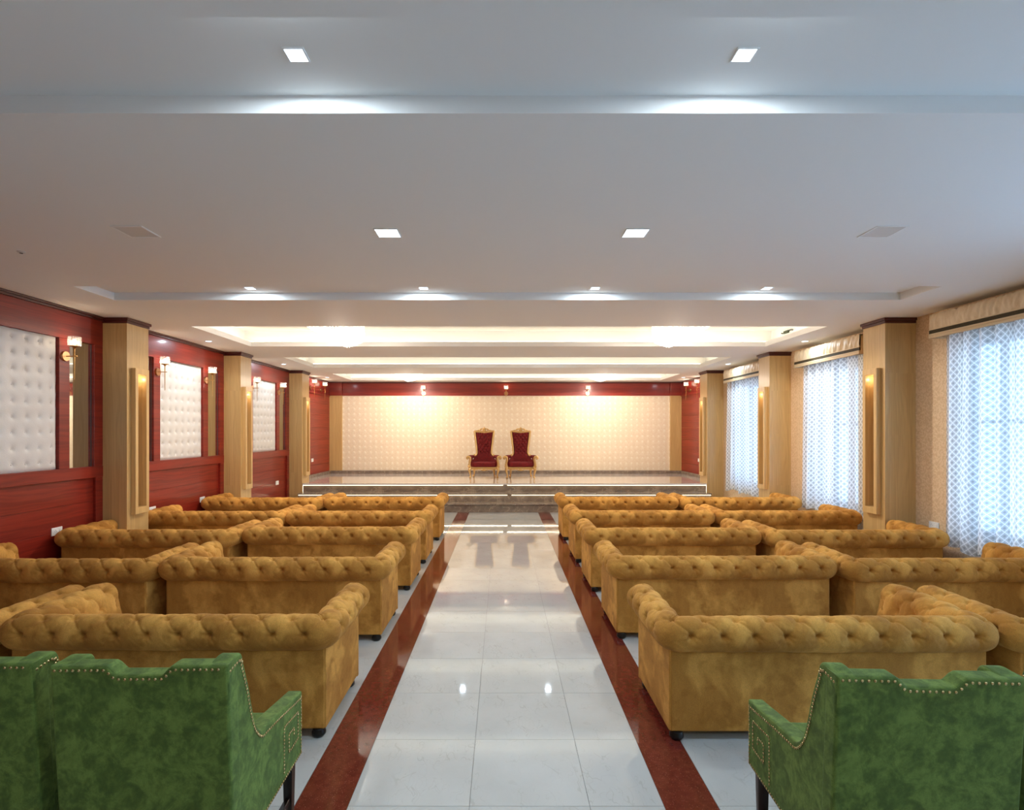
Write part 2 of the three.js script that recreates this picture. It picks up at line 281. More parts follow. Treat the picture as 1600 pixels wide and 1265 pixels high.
// tufted cushion panel, local: base middle at wall, faces +x, 7 x 9 buttons
function tuftedPanel() {
  const W = 1.16, H = 1.515, nu = 112, nv = 144, pos = [], uv = [], idx = [], pu = W / 7, pv = H / 9;
  const r = rng(5), jit = Array.from({ length: 80 }, () => [r() * 0.012 - 0.006, r() * 0.01 - 0.005]);
  for (let j = 0; j <= nv; j++) for (let i = 0; i <= nu; i++) {
    const u = i / nu * W, v = j / nv * H, e = Math.min(u, W - u, v, H - v);
    let h = 0.035 * (1 - Math.exp(-e / 0.035));
    const ci = Math.min(6, Math.floor(u / pu)), cj = Math.min(8, Math.floor(v / pv));
    for (let a = ci - 1; a <= ci + 1; a++) for (let b = cj - 1; b <= cj + 1; b++) {
      if (a < 0 || b < 0 || a > 6 || b > 8) continue;
      const q = jit[a + b * 7], dx = u - (a + 0.5) * pu - q[0], dy = v - (b + 0.5) * pv - q[1], d = Math.hypot(dx, dy * (dy > 0 ? 0.75 : 1.1));
      h -= 0.027 * Math.exp(-d / 0.030);
    }
    h += 0.003 * (fbm(u / W, v / H, 12, 16, 2, 77) - 0.5);
    pos.push(h, v, -(u - W / 2)); uv.push(u, v);
  }
  for (let j = 0; j < nv; j++) for (let i = 0; i < nu; i++) { const a = j * (nu + 1) + i, b = a + 1, c = a + nu + 1, d = c + 1; idx.push(a, b, c, b, d, c); }
  const g = new THREE.BufferGeometry(); g.setAttribute('position', new THREE.Float32BufferAttribute(pos, 3)); g.setAttribute('uv', new THREE.Float32BufferAttribute(uv, 2)); g.setIndex(idx); g.computeVertexNormals();
  const buttons = [];
  for (let a = 0; a < 7; a++) for (let b = 0; b < 9; b++) { const q = jit[a + b * 7], s = new THREE.SphereGeometry(0.009, 8, 6); s.scale(0.5, 1, 1); s.translate(0.0115, (b + 0.5) * pv + q[1], -((a + 0.5) * pu + q[0] - W / 2)); buttons.push(s); }
  return [g, buttons];
}
{
  const [pg, bt] = tuftedPanel();
  const p = thing('tufted_wall_panel', 'white tufted panel at the picture edge, nearest one on the red wall', 'wall panel', [XL - 0.042, 1.41, -BAYC[0]], 0, 'tufted panels of the red wall');
  obj('cushion', pg, M.leather, p); stuff(obj('button', bt, M.leather, p));
  copyOf(p, [XL - 0.042, 1.41, -BAYC[1]], 0, 'white tufted panel between the first and second oak pillars');
  copyOf(p, [XL - 0.042, 1.41, -BAYC[2]], 0, 'smallest looking white tufted panel, between second and third oak pillars');
}
{
  const L = [['narrow wall mirror beside the nearest tufted panel, left of first oak pillar', BAYC[0] + 0.73, BAYC[0] + 1.115], ['sliver of mirror just past the first oak pillar', BAYC[1] - 1.115, BAYC[1] - 0.73], ['narrow wall mirror right of the middle tufted panel, before second oak pillar', BAYC[1] + 0.73, BAYC[1] + 1.115], ['narrow wall mirror right of the farthest tufted panel, before third oak pillar', BAYC[2] + 0.73, BAYC[2] + 1.115]];
  for (const [l, a, b] of L) {
    const m = thing('wall_mirror', l, 'mirror', [XL - 0.045, 1.41, -(a + b) / 2], 0, 'narrow mirrors of the red wall'), h = (b - a) / 2;
    obj('mirror_glass', bx(0, 0, -h, 0.006, 1.515, h), M.mirror, m);
    obj('mirror_edge', [bx(0, 0, -h, 0.010, 1.515, -h + 0.008, 0.002), bx(0, 0, h - 0.008, 0.010, 1.515, h, 0.002)], M.winFrame, m);
  }
}

// ------------------------------------------------------------------ right wall with windows
const WB = [2.64, 5.64, 8.62, 11.64, -0.36];   // window middles
const SILL = 0.69, HEAD = 2.86, HALF = 0.64;
{
  const w = struct('wall_right', 'beige speckled wallpaper wall with tall windows between oak pillars', 'wall');
  const x0 = XR, x1 = XR + 0.25;
  obj('lower_wall', bx(x0, 0, -DBACK - 0.2, x1, SILL, -DREAR + 0.2), M.paperSide, w);
  obj('upper_wall', bx(x0, HEAD, -DBACK - 0.2, x1, CEIL, -DREAR + 0.2), M.paperSide, w);
  let from = DREAR - 0.2;
  for (const c of [...WB].sort((p, q) => p - q)) { obj('pier', bx(x0, SILL, -(c - HALF), x1, HEAD, -from), M.paperSide, w); from = c + HALF; }
  obj('pier', bx(x0, SILL, -DBACK - 0.2, x1, HEAD, -from), M.paperSide, w);
  for (let k = 0; k < 8; k++) obj('board', bx(x0 - 0.02, 0.6 + k * 0.3362, -DBACK, x0, 0.6 + (k + 1) * 0.3362 - 0.003, -13.42, 0.003, false, [k * 0.43, k * 0.31]), M.redwood, w);
  obj('cornice', bx(x0 - 0.04, CEIL - 0.05, -DBACK, x0, CEIL, -13.42, 0.006), M.reddark, w);
  obj('picture_rail', bx(x0 - 0.045, 2.86, -DBACK, x0 - 0.02, 2.90, -13.42, 0.006), M.redwood, w);
  obj('baseboard', bx(x0 - 0.015, 0, -12.95, x0, 0.1, -DREAR, 0.003), M.oak, w);
}
WB.forEach((c, i) => {
  const o = struct(`window_${i + 1}`, ['bare window beside the green chairs, outside the picture', 'window behind the sheer curtain at the picture edge', 'window behind the middle sheer curtain', 'window behind the sheer curtain nearest the stage', 'bare window beside and behind the camera'][i], 'window');
  const f = [], x = XR + 0.15, t = 0.045;
  for (const d of [-HALF + t / 2, -0.21, 0.21, HALF - t / 2]) f.push(bx(x - 0.03, SILL, -(c + d) - t / 2, x + 0.03, HEAD, -(c + d) + t / 2));
  for (const y of [SILL, 1.93, HEAD - t]) f.push(bx(x - 0.028, y, -(c + HALF), x + 0.028, y + t, -(c - HALF)));
  obj('window_frame', f, M.winFrame, o);
  obj('window_sill', bx(XR - 0.02, SILL - 0.03, -(c + HALF + 0.03), XR + 0.2, SILL, -(c - HALF - 0.03), 0.004), M.marble, o);
  for (const [d0, d1] of [[-HALF, -0.21], [-0.21, 0.21], [0.21, HALF]]) for (const [y0, y1] of [[SILL, 1.95], [1.95, HEAD]]) obj('pane', bx(x - 0.003, y0 + 0.02, -(c + d1) + 0.02, x + 0.003, y1 - 0.02, -(c + d0) - 0.02), M.glass, o);
});

// sheer curtain (local: top middle of the rod, cloth hangs in -y, runs along z)
function sheer(seed, half, len) {
  const nu = 260, nv = 40, pos = [], uv = [], idx = [], r = rng(seed), ph = [r() * 6, r() * 6, r() * 6, r() * 6];
  for (let j = 0; j <= nv; j++) for (let i = 0; i <= nu; i++) {
    const s = i / nu * 2 - 1, t = j / nv, flare = 1 + 0.05 * t;
    const q = s * half, a = q * 30 + 0.9 * Math.sin(q * 7 + ph[0]);
    const x = (0.038 + 0.012 * t) * Math.sin(a + ph[1]) + 0.024 * Math.sin(q * 11 + ph[2]) * (0.4 + 0.6 * t) + 0.010 * Math.sin(a * 2.3 + ph[3] + t);
    const hem = 0.025 * Math.sin(q * 9 + ph[1]) + 0.02 * Math.sin(q * 23 + ph[2]);
    pos.push(x, -t * (len + hem), -(q * flare + 0.020 * Math.cos(a + ph[1])));
    uv.push(q * 1.55, -t * len);
  }
  for (let j = 0; j < nv; j++) for (let i = 0; i < nu; i++) { const a = j * (nu + 1) + i, b = a + 1, c = a + nu + 1, d = c + 1; idx.push(a, c, b, b, c, d); }
  const g = new THREE.BufferGeometry(); g.setAttribute('position', new THREE.Float32BufferAttribute(pos, 3)); g.setAttribute('uv', new THREE.Float32BufferAttribute(uv, 2)); g.setIndex(idx); g.computeVertexNormals(); return g;
}
function pelmet(label, c, half, seed) {
  const p = thing('curtain_pelmet', label, 'pelmet', [XR, 2.94, -c], 0, 'curtain pelmets above the windows');
  const F = -0.20, nu = 150, nv = 10, pos = [], uv = [], idx = [];
  for (let j = 0; j <= nv; j++) for (let i = 0; i <= nu; i++) {      // ruched cloth front
    const s = (i / nu * 2 - 1) * half, t = j / nv, e = Math.sin(Math.PI * t);
    const h = 0.012 * e + 0.012 * e * (fbm((s + half) / (2 * half), t * 0.3, 42, 4, 3, seed) - 0.5) * 2 + 0.004 * Math.sin(s * 60 + 4 * t + 3 * Math.sin(s * 7));
    pos.push(F - h, 0.10 + 0.18 * t, -s); uv.push(s, t * 0.18);
  }
  for (let j = 0; j < nv; j++) for (let i = 0; i < nu; i++) { const a = j * (nu + 1) + i, b = a + 1, cc = a + nu + 1, d = cc + 1; idx.push(a, cc, b, b, cc, d); }
  const g = new THREE.BufferGeometry(); g.setAttribute('position', new THREE.Float32BufferAttribute(pos, 3)); g.setAttribute('uv', new THREE.Float32BufferAttribute(uv, 2)); g.setIndex(idx); g.computeVertexNormals();
  const cloth = M.pelmet.clone(); cloth.side = THREE.DoubleSide;
  obj('ruched_front', g, cloth, p);
  obj('pelmet_box', [bx(F + 0.002, 0, -half, 0, 0.28, -half + 0.015), bx(F + 0.002, 0, half - 0.015, 0, 0.28, half), bx(F + 0.002, 0.265, -half, 0, 0.28, half), bx(F + 0.002, 0.0, -half, F + 0.012, 0.28, half)], M.pelmet, p);
  obj('upper_trim', bx(F - 0.012, 0.094, -half - 0.002, F + 0.01, 0.108, half + 0.002, 0.004), M.trim, p);
  obj('braid_band', bx(F - 0.007, 0.052, -half - 0.001, F + 0.01, 0.094, half + 0.001), M.braid, p);
  obj('lower_trim', [bx(F - 0.014, 0.030, -half - 0.002, F + 0.01, 0.052, half + 0.002, 0.004), bx(F - 0.008, 0.024, -half - 0.002, F + 0.01, 0.031, half + 0.002), bx(F - 0.014, 0.0, -half - 0.002, F + 0.01, 0.025, half + 0.002, 0.004)], M.trim, p);
  return p;
}
{
  const where = ['outside the picture, beside the green chairs', 'at the picture edge, nearest one in view', 'between first and second oak pillars', 'nearest the stage'];
  WB.forEach((c, i) => {
    if (i === 0 || i === 4) return;                                  // the windows beside the camera stand bare, outside the picture
    pelmet(`cream ruched pelmet with dark braid ${['outside the picture beside the camera', 'at the picture edge above the nearest curtain', 'above the middle curtain, between two oak pillars', 'above the curtain nearest the stage'][i]}`, c - (i > 1 ? 0.06 : 0), i === 1 ? 0.80 : 0.86, 700 + i);
    const [cc, hf] = [[c, 0.8], [5.60, 0.76], [8.46, 0.82], [11.56, 0.8]][i];
    const k = thing('sheer_curtain', `white lattice patterned sheer curtain ${where[i]}`, 'curtain', [XR - 0.105, 2.965, -cc], 0, 'sheer curtains of the window wall');
    obj('sheer_cloth', sheer(31 + i * 7, hf, 2.44), M.sheer, k);
    obj('curtain_rod', bar([0, -0.005, -hf], [0, -0.005, hf], 0.012), M.chrome, k);
  });
}

// ------------------------------------------------------------------ rear wall behind the camera, back wall behind the stage
obj('rear_wall_core', bx(XL - 0.25, 0, -DREAR, XR + 0.25, CEIL, -DREAR + 0.2), M.paperSide, struct('wall_rear', 'plain beige wall behind the camera', 'wall'));
{
  const w = struct('wall_back', 'back wall of the stage with beige embossed paper under a red frieze', 'wall');
  const z = -DBACK;
  obj('wall_core', bx(XL - 0.2, 0, z - 0.2, XR + 0.2, CEIL, z - 0.03), M.reddark, w);
  obj('embossed_paper', bx(-4.72, 0.6, z - 0.03, 4.9, 2.885, z), M.paper, w);
  obj('frieze', bx(-4.72, 2.885, z - 0.03, 4.9, CEIL - 0.04, z + 0.012, 0.003), M.redwood, w);
  obj('cornice', bx(XL, CEIL - 0.04, z - 0.03, XR, CEIL, z + 0.05, 0.006), M.reddark, w);
  obj('oak_pilaster', bx(XL, 0.6, z - 0.03, -4.72, 2.885, z + 0.06, 0.003), M.oak, w);
  obj('oak_pilaster', bx(4.9, 0.6, z - 0.03, XR, 2.885, z + 0.06, 0.003), M.oak, w);
  obj('frieze_return', bx(XL, 2.885, z - 0.03, -4.72, CEIL - 0.04, z + 0.07, 0.003), M.redwood, w);
  obj('frieze_return', bx(4.9, 2.885, z - 0.03, XR, CEIL - 0.04, z + 0.07, 0.003), M.redwood, w);
  obj('skirting', [bx(XL + 0.03, 0.6, z, XR - 0.03, 0.69, z + 0.075, 0.003)], M.marble, w);
}

// ------------------------------------------------------------------ oak pillars with lit niches
function pillar(left, i) {
  const [a, b] = PILLARS[i], s = left ? 1 : -1, wall = left ? XL - 0.05 : XR, face = left ? PL : PR;
  const nth = ['first', 'second', 'third'][i];
  const p = struct('pillar', `oak veneered pillar with lit niche, ${nth} from the camera on the ${left ? 'red panelled' : 'window'} side`, 'pillar');
  const base = i === 2 ? 0 : 0, seam = 0.95, mid = (a + b) / 2, N0 = 0.86, N1 = 2.585, hw = 0.08;
  const X = (d) => face - s * d;                                    // d metres into the pillar
  const B = (d0, y0, e0, d1, y1, e1, r = 0, off) => bx(X(d0), y0, -e1, X(d1), y1, -e0, r, false, off);
  const deep = Math.abs(wall - face);
  // body in pieces that leave the niche open; a joint in the veneer at waist height
  obj('lower_veneer', B(0, base, a, deep, N0 - 0.0, b, 0, [i * 0.3, 0.2]), M.oak, p);
  obj('veneer', [B(0, N0, a, deep, seam - 0.0015, mid - hw), B(0, N0, mid + hw, deep, seam - 0.0015, b), B(0, seam + 0.0015, a, deep, N1, mid - hw), B(0, seam + 0.0015, mid + hw, deep, N1, b), B(0.004, seam - 0.002, a + 0.004, deep, seam + 0.002, mid - hw), B(0.004, seam - 0.002, mid + hw, deep, seam + 0.002, b - 0.004), B(0.1, N0, mid - hw, deep, N1, mid + hw)], M.oak, p);
  obj('upper_veneer', B(0, N1, a, deep, CEIL - 0.07, b, 0, [i * 0.21, 0.6]), M.oak, p);
  obj('crown_moulding', [B(-0.012, CEIL - 0.07, a - 0.012, deep, CEIL - 0.035, b + 0.012, 0.006), B(-0.028, CEIL - 0.036, a - 0.028, deep, CEIL, b + 0.028, 0.006)], M.reddark, p);
  const fr = obj('niche_frame', [B(-0.06, 0.775, mid - 0.135, 0, N0, mid + 0.135, 0.003), B(-0.06, N1, mid - 0.135, 0, 2.66, mid + 0.135, 0.003), B(-0.06, N0, mid - 0.135, 0, N1, mid - hw, 0.003), B(-0.06, N0, mid + hw, 0, N1, mid + 0.135, 0.003)], M.oakFrame, p);
  const lp = obj('niche_lamp', cyl(0.022, 0.022, 0.012, X(0.03), N1 - 0.008, -mid, 16), M.nicheLed, fr);
  pointLight(p, 'niche_light', CREAM, POWER.niche, [X(0.03), N1 - 0.05, -mid], 0.6);
}
for (let i = 0; i < 3; i++) { pillar(true, i); pillar(false, i); }

// ------------------------------------------------------------------ stage and steps
{
  const s = thing('stage', 'low stage of polished stone with lit marble steps', 'stage', [0, 0, 0]);
  const y1 = 0.2, y2 = 0.4, y3 = 0.6, NT = 0.035, x0 = PL + 0.015, x1 = PR - 0.015;
  const d1 = 12.36, d2 = 12.66, d3 = 12.96;
  const riser = (d, ya, yb, e) => obj('riser', bx(x0, ya, -d - e, x1, yb, -d, 0.0), M.marble, s);
  riser(d1, 0, y1 - NT, 0.32); riser(d2, y1, y2 - NT, 0.32); riser(d3, y2, y3 - NT, 0.05);
  obj('tread', bx(x0 - 0.005, y1 - NT, -d2 - 0.01, x1 + 0.005, y1, -d1 + 0.035, 0.012), M.marble, s);
  obj('tread', bx(x0 - 0.005, y2 - NT, -d3 - 0.01, x1 + 0.005, y2, -d2 + 0.035, 0.012), M.marble, s);
  obj('stage_top', [bx(x0, y3 - NT, -13.42, x1, y3, -d3 + 0.03, 0.006), bx(XL, y3 - NT, -DBACK, XR - 0.02, y3, -13.42)], M.stageFloor, s);
  obj('stage_core', bx(XL, 0, -DBACK, XR - 0.02, y3 - NT, -13.42), M.marble, s);
  obj('stage_core', bx(x0, 0, -13.42, x1, y3 - NT, -d3 - 0.05), M.marble, s);
  obj('skirting', bx(XL, 0.6, -DBACK + 0.08, XL + 0.02, 0.69, -13.42, 0.003), M.marble, struct('baseboard_left', 'grey marble skirting at the left end of the stage', 'skirting'));
  obj('skirting', bx(XR - 0.04, 0.6, -DBACK + 0.08, XR - 0.02, 0.69, -13.42, 0.003), M.marble, struct('baseboard_right', 'grey marble skirting at the right end of the stage', 'skirting'));
  for (const [d, y] of [[d2, y2], [d3, y3]]) {
    const gap = d === d2 ? 0.18 : 0.08;                            // the strips stop short of each other in the middle
    for (const [xa, xb] of [[x0 + 0.01, gap - 0.08], [gap + 0.02, x1 - 0.01]]) {
      const st = obj('step_led_strip', bx(xa, y - NT - 0.015, -d, xb, y - NT - 0.001, -d + 0.012), M.stepLed, s);
      rectLight(s, 'step_light', new THREE.Color().setRGB(1, 0.84, 0.55), POWER.step, xb - xa, 0.012, [(xa + xb) / 2, y - NT - 0.012, -d + 0.016], 'frontdown');
    }
    if (d === d2) continue;                                         // only the stage edge has upright strips at its ends
    obj('step_led_strip', bx(x0, y - 0.199, -d - 0.002, x0 + 0.007, y - NT - 0.002, -d + 0.006), M.stepLed, s);
    obj('step_led_strip', bx(x1 - 0.007, y - 0.199, -d - 0.002, x1, y - NT - 0.002, -d + 0.006), M.stepLed, s);
  }
}

// ------------------------------------------------------------------ lamps in the ceiling
function squareLight(label, x, d, y, size, on = true, group = 'square ceiling downlights', power = POWER.down) {
  const t = thing(on ? 'ceiling_light' : 'unlit_ceiling_light', label, 'ceiling light', [x, y, -d], 0, on ? group : 'unlit square ceiling lights');
  const h = size / 2, f = on ? 0.008 : 0.012;
  obj('light_frame', [bx(-h - f, -0.006, -h - f, h + f, 0.0, -h, 0.002), bx(-h - f, -0.006, h, h + f, 0.0, h + f, 0.002), bx(-h - f, -0.006, -h, -h, 0.0, h, 0.002), bx(h, -0.006, -h, h + f, 0.0, h, 0.002)], M.fitting, t);
  obj('light_diffuser', bx(-h, -0.004, -h, h, -0.0005, h), on ? M.led : M.offPanel, t);
  if (on) rectLight(t, 'down_light', COOL, power / (size * size), size, size, [0, -0.009, 0], 'down');
  return t;
}
function roundLight(label, x, d, y, r, power, group) {
  const t = thing('round_downlight', label, 'ceiling light', [x, y, -d], 0, group);
  const g = lathe([[r, -0.001], [r + 0.014, -0.001], [r + 0.012, -0.006], [r, -0.007], [r, -0.001]], 28); obj('light_ring', g, M.fitting, t);
  obj('light_disc', cyl(r, r, 0.003, 0, -0.003, 0, 28), M.led, t);
  rectLight(t, 'down_light', COOL, power / (2.4 * r * r), 1.55 * r, 1.55 * r, [0, -0.008, 0], 'down');
  return t;
}
squareLight('small lit square downlight in the near ceiling tray, above left green chairs', -0.835, 2.197, CEIL + LIP, 0.072);
squareLight('small lit square downlight in the near ceiling tray, above right green chairs', 0.974, 2.197, CEIL + LIP, 0.072);
squareLight('large lit square ceiling panel, the left one of the two in mid ceiling', -0.838, 3.955, CEIL, 0.155);
squareLight('large lit square ceiling panel, the right one of the two in mid ceiling', 0.963, 3.955, CEIL, 0.155);
squareLight('unlit square ceiling panel on the red wall side', -2.65, 3.93, CEIL, 0.2, false);
squareLight('unlit square ceiling panel on the window side', 2.74, 3.93, CEIL, 0.2, false);
[[-2.69, 'nearest the red wall'], [-0.845, 'second from the red wall'], [0.98, 'second from the windows'], [2.81, 'nearest the windows']].forEach(([x, l]) => squareLight(`small lit downlight in the second ceiling tray, ${l}`, x, 5.79, CEIL + LIP, 0.085));
for (const [x, d, l] of [[-0.84, -1.3, 'left of the aisle'], [0.97, -1.3, 'right of the aisle'], [-2.69, -1.3, 'nearest the red wall'], [2.81, -1.3, 'nearest the windows']]) squareLight(`square downlight in the ceiling tray behind the camera, ${l}`, x, d, CEIL + LIP, 0.085, true, 'downlights behind the camera');
for (const [x, l] of [[-0.85, 'red wall'], [0.95, 'window']]) squareLight(`small downlight hidden up in the middle cove on the ${l} side`, x, 11.45, CEIL + RISE, 0.085, true, 'downlights inside the middle cove', 1.3);
for (const [d, l] of [[8.72, 'beside the largest cove'], [11.7, 'beside the middle cove'], [14.6, 'beside the stage cove']]) {
  roundLight(`round downlight at the ceiling edge on the red wall side, ${l}`, -4.72, d, CEIL, 0.045, POWER.side, 'round downlights along the ceiling edges');
  roundLight(`round downlight at the ceiling edge on the window side, ${l}`, 4.84, d, CEIL, 0.045, POWER.side, 'round downlights along the ceiling edges');
}
{ const t = thing('ceiling_sensor', 'small round grey ceiling sensor near the red wall', 'sensor', [-3.87, CEIL, -4.37]); obj('sensor_body', lathe([[0, -0.012], [0.02, -0.012], [0.028, -0.004], [0.03, 0]], 20), M.offPanel, t); obj('sensor_lens', cyl(0.012, 0.012, 0.004, 0, -0.013, 0, 14), M.socketDark, t); }

{ const t = thing('cable_junction', 'short dark cable joint on the inner side of the nearest cove, window side', 'cable', [COX1 + LEDGE, CEIL + 0.185, -8.92]); obj('joint_box', bx(-0.03, -0.022, -0.09, 0, 0.022, 0.05, 0.006), std({ color: 0x3d4632, roughness: 0.6 }), t); obj('cable', tube([[-0.012, 0.006, -0.18], [-0.014, -0.01, -0.1], [-0.016, 0.004, 0], [-0.014, 0.012, 0.1], [-0.012, 0.0, 0.17]], 0.009, 24, 7), std({ color: 0x2c3026, roughness: 0.6 }), t); }

// crystal bowl chandeliers (local: middle of the ceiling plate)
function chandelier() {
  const t = thing('crystal_chandelier', 'x', 'chandelier', [0, 0, 0], 0, 'crystal chandeliers in the coves'), r = rng(8);
  obj('ceiling_plate', lathe([[0, 0], [0.43, 0], [0.43, -0.03], [0.40, -0.045], [0, -0.045]], 40), M.chrome, t);
  const cr = [], lowAt = (x) => -0.30 + (x < 0.08 ? -0.07 + 0.30 * Math.pow((0.08 - x) / 0.54, 1.15) : -0.07 + 0.075 * Math.pow((x - 0.08) / 0.38, 1.4));   // bottom edge, lower on one side
  for (const R of [0.46, 0.42, 0.36, 0.30, 0.24, 0.18, 0.12, 0.06, 0.01]) {
    const n = Math.max(3, Math.round(R * 2 * Math.PI / 0.044));
    for (let i = 0; i < n; i++) {
      const a = i / n * Math.PI * 2 + R * 9, x = R * Math.cos(a), z = R * Math.sin(a), low = lowAt(x);
      for (let y = low; y < (R > 0.4 ? -0.05 : Math.min(-0.05, low + 0.075)); y += 0.037) { const g = new THREE.OctahedronGeometry(0.0165, 0); g.scale(1, 1.15, 1); g.rotateY(r() * 3); g.translate(x, y, z); cr.push(g); }
    }
  }
  stuff(obj('crystal_drops', cr, M.crystalGlow, t));
  for (let i = 0; i < 5; i++) { const a = i / 5 * Math.PI * 2; obj('bulb', (() => { const g = new THREE.SphereGeometry(0.03, 12, 8); g.translate(0.2 * Math.cos(a), -0.1, 0.2 * Math.sin(a)); return g; })(), M.bulb, t); }
  const glow = new THREE.Color().setRGB(1, 0.89, 0.76), sp = new THREE.SpotLight(glow, POWER.chandelier, 0, 1.5, 0.08); sp.name = 'chandelier_light';   // the bowl throws its light down
  sp.position.set(0.08, -0.41, 0); sp.target.position.set(0.08, -3, 0); sp.castShadow = true; sp.shadow.radius = 5; t.add(sp, sp.target); sp.target.name = 'chandelier_aim';
  pointLight(t, 'chandelier_glow', glow, 3.0, [0.08, -0.40, 0], 3);
  return t;
}
{
  const c = chandelier(); c.position.set(-2.63, CEIL + RISE, -8.42); c.userData.label = 'large crystal chandelier in the nearest cove on the red wall side';
  const hang = (...q) => { const k = copyOf(c, ...q); k.getObjectByName('chandelier_light').target = k.getObjectByName('chandelier_aim'); };   // each copy aims its own light down
  hang([2.79, CEIL + RISE, -8.42], Math.PI, 'large crystal chandelier in the nearest cove on the window side');
  hang([-2.63, CEIL + RISE, -14.6], 0.2, 'crystal chandelier above the stage on the red wall side');
  hang([2.79, CEIL + RISE, -14.6], Math.PI, 'crystal chandelier above the stage on the window side');
}

// wall sconce (local: centre of the backplate, stands out towards +z)
function sconce() {
  const t = thing('wall_sconce', 'x', 'wall lamp', [0, 0, 0], 0, 'crystal wall sconces'), Z = 0.115;
  const plate = new THREE.CylinderGeometry(0.055, 0.06, 0.022, 28); plate.rotateX(Math.PI / 2); plate.translate(0, 0, 0.011);
  obj('backplate', plate, M.copper, t);
  obj('arm', bar([0, 0, 0.02], [0, 0, Z + 0.03], 0.0055), M.brass, t);
  obj('spike', [bar([0, 0.11, Z], [0, -0.27, Z], 0.007, 0.003)], M.brass, t);
  obj('cup', lathe([[0.004, 0.085], [0.012, 0.09], [0.02, 0.105], [0.05, 0.112], [0.05, 0.118], [0.004, 0.118]], 20).translate(0, 0, Z), M.brass, t);
  const cr = []; for (let i = 0; i < 14; i++) { const a = i / 14 * Math.PI * 2, g = new THREE.CylinderGeometry(0.0125, 0.0125, 0.105, 6); g.translate(0.055 * Math.cos(a), 0.172, Z + 0.055 * Math.sin(a)); cr.push(g); }
  stuff(obj('crystal_prisms', cr, M.crystal, t));
  const b = new THREE.SphereGeometry(0.024, 14, 10); b.scale(1, 1.5, 1); b.translate(0, 0.165, Z); obj('bulb', b, M.bulb, t);
  pointLight(t, 'sconce_light', new THREE.Color().setRGB(1, 0.80, 0.55), POWER.sconce, [0, 0.165, Z], 1);
  return t;
}
{
  const s = sconce(), H = EYE + 0.867, t = Math.PI / 2;
  s.position.set(XL, H, -(BAYC[0] + 0.655)); s.rotation.y = t; s.userData.label = 'crystal sconce beside the nearest tufted panel, before first oak pillar';
  copyOf(s, [XL, H, -(BAYC[1] - 0.655)], t, 'crystal sconce just past first oak pillar, left of middle tufted panel');
  copyOf(s, [XL, H, -(BAYC[1] + 0.655)], t, 'crystal sconce right of middle tufted panel, before second oak pillar');
  copyOf(s, [XL, H, -(BAYC[2] - 0.655)], t, 'crystal sconce just past second oak pillar, left of farthest tufted panel');
  copyOf(s, [XL, H, -(BAYC[2] + 0.655)], t, 'crystal sconce right of farthest tufted panel, before third oak pillar');
  [[-2.33, 'red wall side'], [0.09, 'in the middle above the thrones'], [2.48, 'window side']].forEach(([x, l]) => copyOf(s, [x, EYE + 1.10, -DBACK + 0.012], 0, `crystal sconce on the red frieze behind the stage, ${l}`));
  [[14.35, 'nearer the audience'], [15.2, 'nearer the back wall']].forEach(([d, l]) => {
    copyOf(s, [XL, EYE + 1.14, -d], t, `crystal sconce on red boards at the left end of the stage, ${l}`);
    copyOf(s, [XR - 0.02, EYE + 1.14, -d], -t, `crystal sconce on red boards at the right end of the stage, ${l}`);
  });
}

// power sockets
function socket(label, pos, turn) {
  const t = thing('wall_socket', label, 'socket', pos, turn, 'white wall sockets');
  obj('cover_plate', bx(-0.075, -0.045, 0, 0.075, 0.045, 0.012, 0.004), M.socket, t);
  obj('switch', bx(0.025, -0.02, 0.012, 0.055, 0.02, 0.016, 0.002), M.socket, t);
  obj('socket_face', bx(-0.055, -0.028, 0.012, 0.005, 0.028, 0.014, 0.002), M.socket, t);
  obj('socket_holes', [cyl(0.004, 0.004, 0.003, -0.038, 0, 0.0143, 8), cyl(0.004, 0.004, 0.003, -0.012, 0, 0.0143, 8), cyl(0.005, 0.005, 0.003, -0.025, 0.016, 0.0143, 8)].map((g) => { return g; }), M.socketDark, t);
}
socket('white socket on the red wall under the nearest tufted panel', [XL - 0.035, 0.70, -6.24], Math.PI / 2);
socket('white socket low on the red wall just past first oak pillar', [XL - 0.035, 0.70, -7.94], Math.PI / 2);
socket('white socket on the red wall under the middle mirror, before second oak pillar', [XL - 0.035, 0.685, -9.26], Math.PI / 2);
socket('white socket on the red wall before the third oak pillar', [XL - 0.035, 0.675, -12.33], Math.PI / 2);
socket('white socket on red boards at the left end of the stage', [XL, 1.07, -14.5], Math.PI / 2);
socket('white socket on red boards at the right end of the stage', [XR - 0.02, 1.07, -14.5], -Math.PI / 2);
socket('white socket on beige paper beside the nearest sheer curtain', [XR, 0.70, -6.62], -Math.PI / 2);

// ------------------------------------------------------------------ chesterfield sofas (local: back at z = 0, faces -z)
const SW = 0.977, SL = 0.77, RC = [0.05, 0.632], RR = 0.104, ROWARC = 0.119;
const sofaPath = (sec, f, t) => {                                   // plan of the back and the two arms, t metres inside the outer face
  const r = Math.max(0.10 - t, 0.012);
  if (sec === 0) return [-(SW - t), -SL + f * (SL - t - r)];
  if (sec === 1) { const a = f * Math.PI / 2; return [-(SW - t - r) - r * Math.cos(a), -(t + r) + r * Math.sin(a)]; }
  if (sec === 2) { const h = SW - t - r; return [-h + f * 2 * h, -t]; }
  const [x, z] = sofaPath(4 - sec, 1 - f, t); return [-x, z];
};
const sofaA = (sec, f) => sec === 0 ? -9 + 3.7 * f : sec === 1 ? -5.3 + 0.6 * f : sec === 2 ? -4.7 + 9.4 * f : sec === 3 ? 4.7 + 0.6 * f : 5.3 + 3.7 * f;
